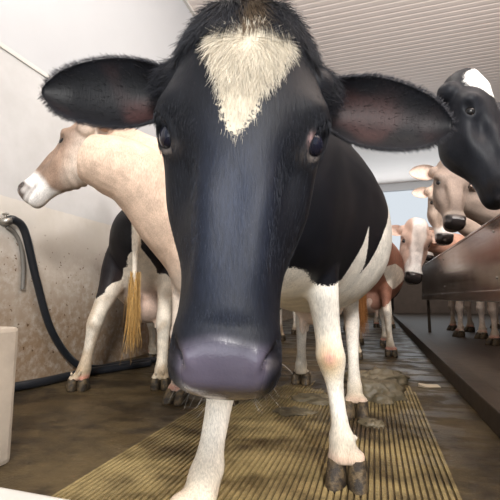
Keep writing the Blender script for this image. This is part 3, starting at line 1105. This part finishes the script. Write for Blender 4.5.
def std_feet(loc, rz, sc=1.0, jit=0.05, wide=.15):
    out = []
    for (fx, fy) in ((-wide, -.47), (wide, -.47), (-wide, .62), (wide, .62)):
        fx, fy = fx * sc, fy * sc + random.uniform(-jit, jit)
        out.append((loc[0] + math.cos(rz) * fx - math.sin(rz) * fy, loc[1] + math.sin(rz) * fx + math.cos(rz) * fy))
    return out


FW, RT = np.array([-0.294, 0.948, 0.119]), np.array([0.955, 0.296, 0.0])
PF = 0.085
# 1 the big black cow in front of us
EARS_MAIN = {-1: dict(base=(-.100, .105, -.098), tip=(-.338, .088, -.103), n=(-.05, -1, -.05), w=.063, cup=.036),
             1: dict(base=(.108, .105, -.100), tip=(.343, .095, -.122), n=(.05, -1, -.05), w=.064, cup=.036)}
main = cow('big black cow facing us close up with a cream white forehead blaze', (-.305, 1.85, 0), 0,
           [(-.455, .985), (-.107, 1.43), (-.52, 2.92), (-.114, 2.2)],
           (-.165, .526, 1.041), (-.178, .4545, .476), (.956, .291, -.047), paint_main, ears=EARS_MAIN, attach_x=.105, fine_head=True, voxel=.009, switch=(.6, .5, .35))

# 2 beige cow on the left, head turned to the wall
cow('fawn beige cow with white muzzle ring turning its head to the left wall', (-.97, 2.68, 0), 0,
    [(-1.12, 2.19), (-.83, 2.25), (-1.14, 3.3), (-.85, 3.2)],
    (-1.60, 1.90, 1.685), (-1.829, 1.821, 1.372), tuple(-FW * .97 + RT * -.1), paint_brown((.62, .46, .35), (.30, .205, .15), (.74, .63, .53), pad_col=(.09, .065, .055), pinkear=(.55, .30, .12)),
    hscale=1.58, scale=.95, ears={-1: dict(base=(-.07, .05, -.03), tip=(-.15, -.07, .0), n=(-.5, 0, -1), w=.045), 1: dict(base=(.08, .14, -.02), tip=(.16, .20, .03), n=(.6, -1, 0), w=.045)}, neck_b=.19, voxel=.0075, neck_down=.02, folds=0.9, neck_root=1.12, extra=[([(-1.480, 1.765, 1.365), (-1.356, 1.809, 1.321), (-1.212, 1.885, 1.239), (-1.107, 1.997, 1.028), (-1.031, 2.132, 0.810), (-0.995, 2.276, 0.588)], [.13, .165, .185, .175, .14, .08])], leg_thick=1.15)
# 3 black and white cow seen from behind
cow('black and white cow seen from behind with a yellowish tail by the left wall', (-1.83, 3.12, 0), math.pi + .38,
    [(-1.75, 3.5), (-2.05, 3.5), (-1.37, 2.42), (-1.871, 2.236)],
    (-1.98, 4.3, 1.25), (-2.05, 4.7, .85), (-1, 0.3, 0), paint_pied((.013, .012, .014), (.74, .67, .56), .66, hindmix=True),
    scale=.93, switch=(.40, .25, .09), tail_swing=.0, tail_len=.74, leg_thick=1.22, hind_x=.20)
# 4 red and white cow further down the lane, from behind
cow('reddish brown and white cow seen from behind further down the lane', (-.06, 4.95, 0), math.pi,
    [(.1, 5.4), (-.22, 5.5), (.14, 4.45), (-.2, 4.15)],
    (-.06, 6.25, 1.25), (-.06, 6.6, .85), (-1, 0, 0), paint_pied((.29, .13, .085), (.78, .72, .62), .55, back_white=lambda V: .12 - np.hypot(V[:, 0] + .26, V[:, 2] - .82) + .02 * wob(V, 14)),
    scale=.98, switch=(.30, .14, .05), tail_swing=.06)
RZ = -.85
# 5 black and white head over the panel on the right
L5 = (1.46, 2.76, PF)
cow('black cow with a white forehead star leaning over the steel panel nearest us', L5, RZ, std_feet(L5, RZ),
    (0.509, 1.979, 1.633), (0.591, 1.841, 1.002), tuple(RT * .78 + FW * .62), paint_pied((.013, .014, .018), (.80, .78, .74), .35, star=.075), ears=dict(len=.10, w=.05, droop=.12, back=.13), voxel=.008, folds=0.0, neck_root=1.20, neck_b0=.21)
# 6 taupe cow
L6 = (1.58, 4.20, PF)
cow('taupe grey cow with a dark muzzle looking at us over the steel panel', L6, RZ, std_feet(L6, RZ),
    (0.620, 3.276, 1.660), (0.579, 3.100, 1.106), tuple(RT), paint_brown((.29, .225, .185), (.235, .18, .148), (.47, .39, .33), ring=False, lip=(.50, .44, .38)), scale=.95,
    ears=dict(len=.20, w=.066, droop=.0, back=.02), voxel=.008, folds=1.0, neck_root=1.20, neck_b0=.21)
# 7 second taupe, mostly hidden
L7 = (1.70, 5.30, PF)
cow('second taupe cow half hidden behind the taupe cow with dark muzzle', L7, RZ, std_feet(L7, RZ),
    (0.738, 4.351, 1.786), (0.689, 4.260, 1.132), tuple(RT), paint_brown((.40, .31, .25), (.40, .31, .25), (.62, .52, .44)), scale=.94, neck_root=1.20, neck_b0=.21)
# 8 pinkish white face
L8 = (1.56, 6.30, PF)
cow('pale pinkish cow with a white face at the far end of the steel panel', L8, RZ, std_feet(L8, RZ),
    (0.572, 5.328, 1.568), (0.460, 5.128, 0.789), tuple(RT), paint_brown((.52, .30, .22), (.62, .44, .36), (.78, .68, .60), blaze=(.80, .74, .70)), scale=.95, voxel=.009, neck_root=1.20, neck_b0=.21)
# 9 dark cow far down the lane
L9 = (.16, 9.2, 0)
cow('dark cow standing far down the lane in the shade', L9, 0, std_feet(L9, 0),
    (.25, 7.95, 1.25), (.22, 7.82, .72), tuple(RT), paint_pied((.020, .017, .016), (.6, .55, .5), .3))
# 11, 12 dark cows deeper in the barn
L11 = (-.80, 8.3, 0)
cow('dark brown cow standing deep in the barn left of the lane', L11, .25, std_feet(L11, .25),
    (-.55, 7.05, 1.30), (-.52, 6.92, .78), tuple(RT), paint_brown((.060, .042, .034), (.060, .042, .034), (.10, .075, .06)), voxel=.014)
L12 = (-1.45, 6.3, 0)
cow('black and white cow deep in the barn behind the fawn cow', L12, math.pi, std_feet(L12, math.pi),
    (-1.45, 7.6, 1.25), (-1.45, 7.95, .85), (-1, 0, 0), paint_pied((.012, .012, .013), (.6, .55, .48), .5), voxel=.014)
# 10 brown cow behind the far end of the panel
L10 = (1.62, 7.40, PF)
cow('brown cow in the stall behind the far end of the panel', L10, RZ, std_feet(L10, RZ),
    (.85, 6.55, 1.66), (.80, 6.42, 1.16), tuple(RT), paint_brown((.20, .14, .11), (.20, .14, .11), (.42, .34, .28)), scale=.95, neck_root=1.20, neck_b0=.21)

# ------------------------------------------------------------------ hair of the big cow
def main_hair():
    root, toL, Bh, hs = main['root'], main['toL'], main['Bh'], main['hs']
    hv, hf, hN, hG = main['head']
    dirL = lambda D: D @ Bh.T
    nr, ns, _ = hG.shape
    Pq, Nq = hG.reshape(-1, 3), hN.reshape(-1, 3)
    # area weights
    du = np.linalg.norm(np.gradient(hG, axis=0), axis=2)
    dv = np.linalg.norm(np.roll(hG, -1, 1) - hG, axis=2)
    wgt = (du * dv).ravel()

    def pick(n, w):
        w = wgt * w
        idx = rng.choice(len(Pq), n, p=w / w.sum())
        jit = rng.normal(size=(n, 3)) * .0022
        N = Nq[idx]
        jit -= N * (jit * N).sum(1)[:, None]
        return Pq[idx] + jit - N * .001, N

    a, x, y = -Pq[:, 2], Pq[:, 0], Pq[:, 1]
    hwf = lambda a: np.interp(a, [-.05, .036, .046, .066, .11, .15, .185, .212, .226, .27], [-.05, -.01, .046, .060, .050, .032, .017, .007, -.010, -.06])
    xcf = lambda a: np.interp(a, [0, .06, .11, .16, .2], [.008, .006, .003, -.004, -.006])

    def flow_at(P, N):
        a, x = -P[:, 2], P[:, 0]
        f = np.stack([x * .8, np.zeros(len(P)), -np.full(len(P), .35) + 0 * x], 1)
        # whorl in the blaze: above it the hair grows up and out
        dx, dz = x - .005, P[:, 2] + .072
        rr = np.stack([dx, 0 * dx, dz], 1) / (np.hypot(dx, dz)[:, None] + 1e-4)
        k = S(.10, .03, a)[:, None]
        f = f / np.linalg.norm(f, axis=1)[:, None] * (1 - k) + rr * k
        f -= N * (f * N).sum(1)[:, None]
        return f / (np.linalg.norm(f, axis=1)[:, None] + 1e-9)

    # short coat all over the face
    clear = 1 - S(.462, .474, a) * S(.07, .06, np.abs(x)) * S(.08, .05, y)
    Q = np.stack([np.abs(x), y, Pq[:, 2]], 1)
    clear *= 1 - np.exp(-(((Q - EYE_C) / .021) ** 2).sum(1) ** 2)
    front = S(.14, .08, y) * clear
    P, N = pick(60000, front)
    bl = hwf(-P[:, 2]) - np.abs(P[:, 0] - xcf(-P[:, 2])) + .006 * wob(P, 60, 2.0) + rng.normal(size=len(P)) * .003
    F = flow_at(P, N)
    white = bl > 0
    ln = np.where(white, rng.uniform(.010, .020, len(P)), rng.uniform(.007, .013, len(P)))
    st = strands(P, N, F, ln, .06, 4, .07)
    col = np.where(white[:, None], np.array([.66, .60, .49]) * rng.uniform(.8, 1.12, (len(P), 1)), np.where(rng.random((len(P), 1)) < .09, np.array([.030, .034, .044]), np.array([.008, .009, .013])) * rng.uniform(.4, 1.7, (len(P), 1)))  # a few black strands lightened, hair glints set in their colour
    nose_hilite = .75 * np.exp(-(P[:, 0] / .045) ** 2 - ((P[:, 2] + .33) / .14) ** 2)  # bluish highlight along the nose, painted into the strand colour
    nose_hilite2 = .8 * np.exp(-((P[:, 0] - .018) / .016) ** 2 - ((P[:, 2] + .335) / .075) ** 2)  # second, warmer highlight streak painted beside the middle
    col = np.where(white[:, None], col, mix(col, np.array([.13, .12, .115]) * rng.uniform(.3, 1.9, (len(P), 1)), nose_hilite2))
    col = np.where(white[:, None], col, mix(col, np.array([.030, .040, .068]) * rng.uniform(.3, 2.3, (len(P), 1)), nose_hilite))
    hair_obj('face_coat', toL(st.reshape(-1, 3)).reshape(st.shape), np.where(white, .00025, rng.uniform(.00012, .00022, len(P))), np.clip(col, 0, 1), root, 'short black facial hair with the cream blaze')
    # extra length inside the blaze
    P, N = pick(5200, (hwf(a) - np.abs(x - xcf(a)) > 0.002) * (y < .08) * S(.2, .12, a) + 1e-9)
    F = flow_at(P, N)
    ln = (rng.uniform(.014, .030, len(P)) * S(.22, .10, -P[:, 2]) + .006) * (.75 + .25 * S(.0, .03, np.hypot(P[:, 0] - .005, P[:, 2] + .072))) * (.5 + .5 * S(.05, .075, -P[:, 2]))
    st = strands(P, N, F, ln, .16, 5, .22)
    col = np.array([.68, .615, .50]) * rng.uniform(.72, 1.12, (len(P), 1)) * np.array([1, 1, 1])
    hair_obj('blaze_hair', toL(st.reshape(-1, 3)).reshape(st.shape), rng.uniform(.0002, .0004, len(P)), np.clip(col, 0, 1), root, 'cream forehead hair growing out of a whorl')
    # forelock on the poll
    P, N = pick(9000, S(.046, .030, a) * S(.14, .07, y) * (np.abs(x) < .10) + .8 * S(.06, .02, a) * S(.055, .075, np.abs(x)) * S(.14, .08, y) + 1e-9)
    F = np.stack([P[:, 0] * 7 + .35 * wob(P, 60, 3), np.full(len(P), -.1), np.full(len(P), -.6) - 6 * np.abs(P[:, 0]) + .3 * wob(P, 50, 8)], 1)
    F -= .9 * N * (F * N).sum(1)[:, None]
    F /= np.linalg.norm(F, axis=1)[:, None]
    ln = rng.uniform(.020, .044, len(P)) * (.8 + .2 * S(.0, .045, np.abs(P[:, 0]) + .02 * wob(P, 80)))
    st = strands(P, N, F, ln, .22, 6, .14)
    br = S(.022, .005, np.abs(P[:, 0] - .004) + rng.normal(size=len(P)) * .006)
    col = mix(np.array([.013, .014, .018]) * rng.uniform(.5, 2.0, (len(P), 1)), (.16, .11, .065), br * .8)
    hair_obj('forelock', toL(st.reshape(-1, 3)).reshape(st.shape), rng.uniform(.0003, .0006, len(P)), np.clip(col, 0, 1), root, 'black tousled poll hair, brown in the middle')
    # shaggy hair over the ear bases
    m = 1300
    d = rng.normal(size=(2 * m, 3))
    d /= np.linalg.norm(d, axis=1)[:, None]
    d[:, 1] = -np.abs(d[:, 1]) * .8
    sg = np.repeat([-1.0, 1.0], m)[:, None]
    P = np.array([0, .098, -.078]) + sg * np.array([.108, 0, 0]) + d * .043
    F = sg * np.array([1.0, 0, 0]) + np.array([0, .1, -.55]) + rng.normal(size=(2 * m, 3)) * .25
    F -= d * (F * d).sum(1)[:, None] * .8
    F /= np.linalg.norm(F, axis=1)[:, None]
    st = strands(P, d, F, rng.uniform(.014, .032, 2 * m), .25, 5, .15)
    hair_obj('ear_base_hair', toL(st.reshape(-1, 3)).reshape(st.shape), rng.uniform(.0002, .0004, 2 * m), np.array([.010, .0105, .014]) * rng.uniform(.5, 2.4, (2 * m, 1)), root)
    # ear fringes
    for s, (V, Fc, uv, rim, rt, rf, e) in zip((-1, 1), main['ears']):
        fr, e1, e2, n3 = rim
        nu, nv, _ = fr.shape
        n = 2600
        ui = rng.uniform(1, nu - 1.01, n)
        up = rng.random(n) < .5
        i0 = ui.astype(int)
        w = (ui - i0)[:, None]
        jj = np.where(up, nv - 1, 0)
        P = fr[i0, jj] * (1 - w) + fr[i0 + 1, jj] * w + rng.normal(size=(n, 3)) * .0015
        out = np.where(up, 1, -1)[:, None] * e2
        F = out * .55 + e1 * .8 + rng.normal(size=(n, 3)) * .15
        F /= np.linalg.norm(F, axis=1)[:, None]
        st = strands(P, np.tile(n3, (n, 1)) * rng.choice([-.3, .6], (n, 1)) + out, F, rng.uniform(.003, .009, n), .25, 4, .15)
        gl = (up * rng.random(n) < .4)
        col = np.array([.016, .016, .02]) * rng.uniform(.5, 2, (n, 1))
        col = np.where((up & (rng.random(n) < .5))[:, None], np.array([.05, .05, .06]) * rng.uniform(.4, 1.3, (n, 1)), col)
        # fur filling the inside of the ear
        m = 500
        iu, iv = rng.integers(0, nu - 4, m), rng.integers(1, nv - 1, m)
        P2 = fr[iu, iv] + rng.normal(size=(m, 3)) * .002
        ve = (iv / (nv - 1) - .5)[:, None] * 2
        F2 = e1 * .9 + e2 * ve * .7 + n3 * .1 + rng.normal(size=(m, 3)) * .2
        F2 /= np.linalg.norm(F2, axis=1)[:, None]
        st2 = strands(P2, np.tile(n3, (m, 1)), F2, rng.uniform(.005, .012, m), .10, 4, .15)
        c2 = np.array([.004, .0035, .004]) * rng.uniform(.4, 1.8, (m, 1))
        stt = np.concatenate([st, st2])
        hair_obj('ear_hair', toL(stt.reshape(-1, 3)).reshape(stt.shape), rng.uniform(.0002, .0004, n + m), np.clip(np.concatenate([col, c2]), 0, 1), root)
    # whiskers round the lips
    P, N = pick(46, S(.50, .53, a) * S(.15, .11, y) * S(.045, .06, y) * (np.abs(x) > .01) + 1e-12)
    F = np.stack([np.sign(P[:, 0]) * .5 + rng.normal(size=46) * .2, np.full(46, -.2), np.full(46, -.8)], 1)
    F /= np.linalg.norm(F, axis=1)[:, None]
    st = strands(P, N, F, rng.uniform(.012, .030, 46), .6, 6, .08)
    hair_obj('whiskers', toL(st.reshape(-1, 3)).reshape(st.shape), np.full(46, .00022), np.tile([.40, .37, .33], (46, 1)), root, 'sparse pale whiskers on the lips')


main_hair()
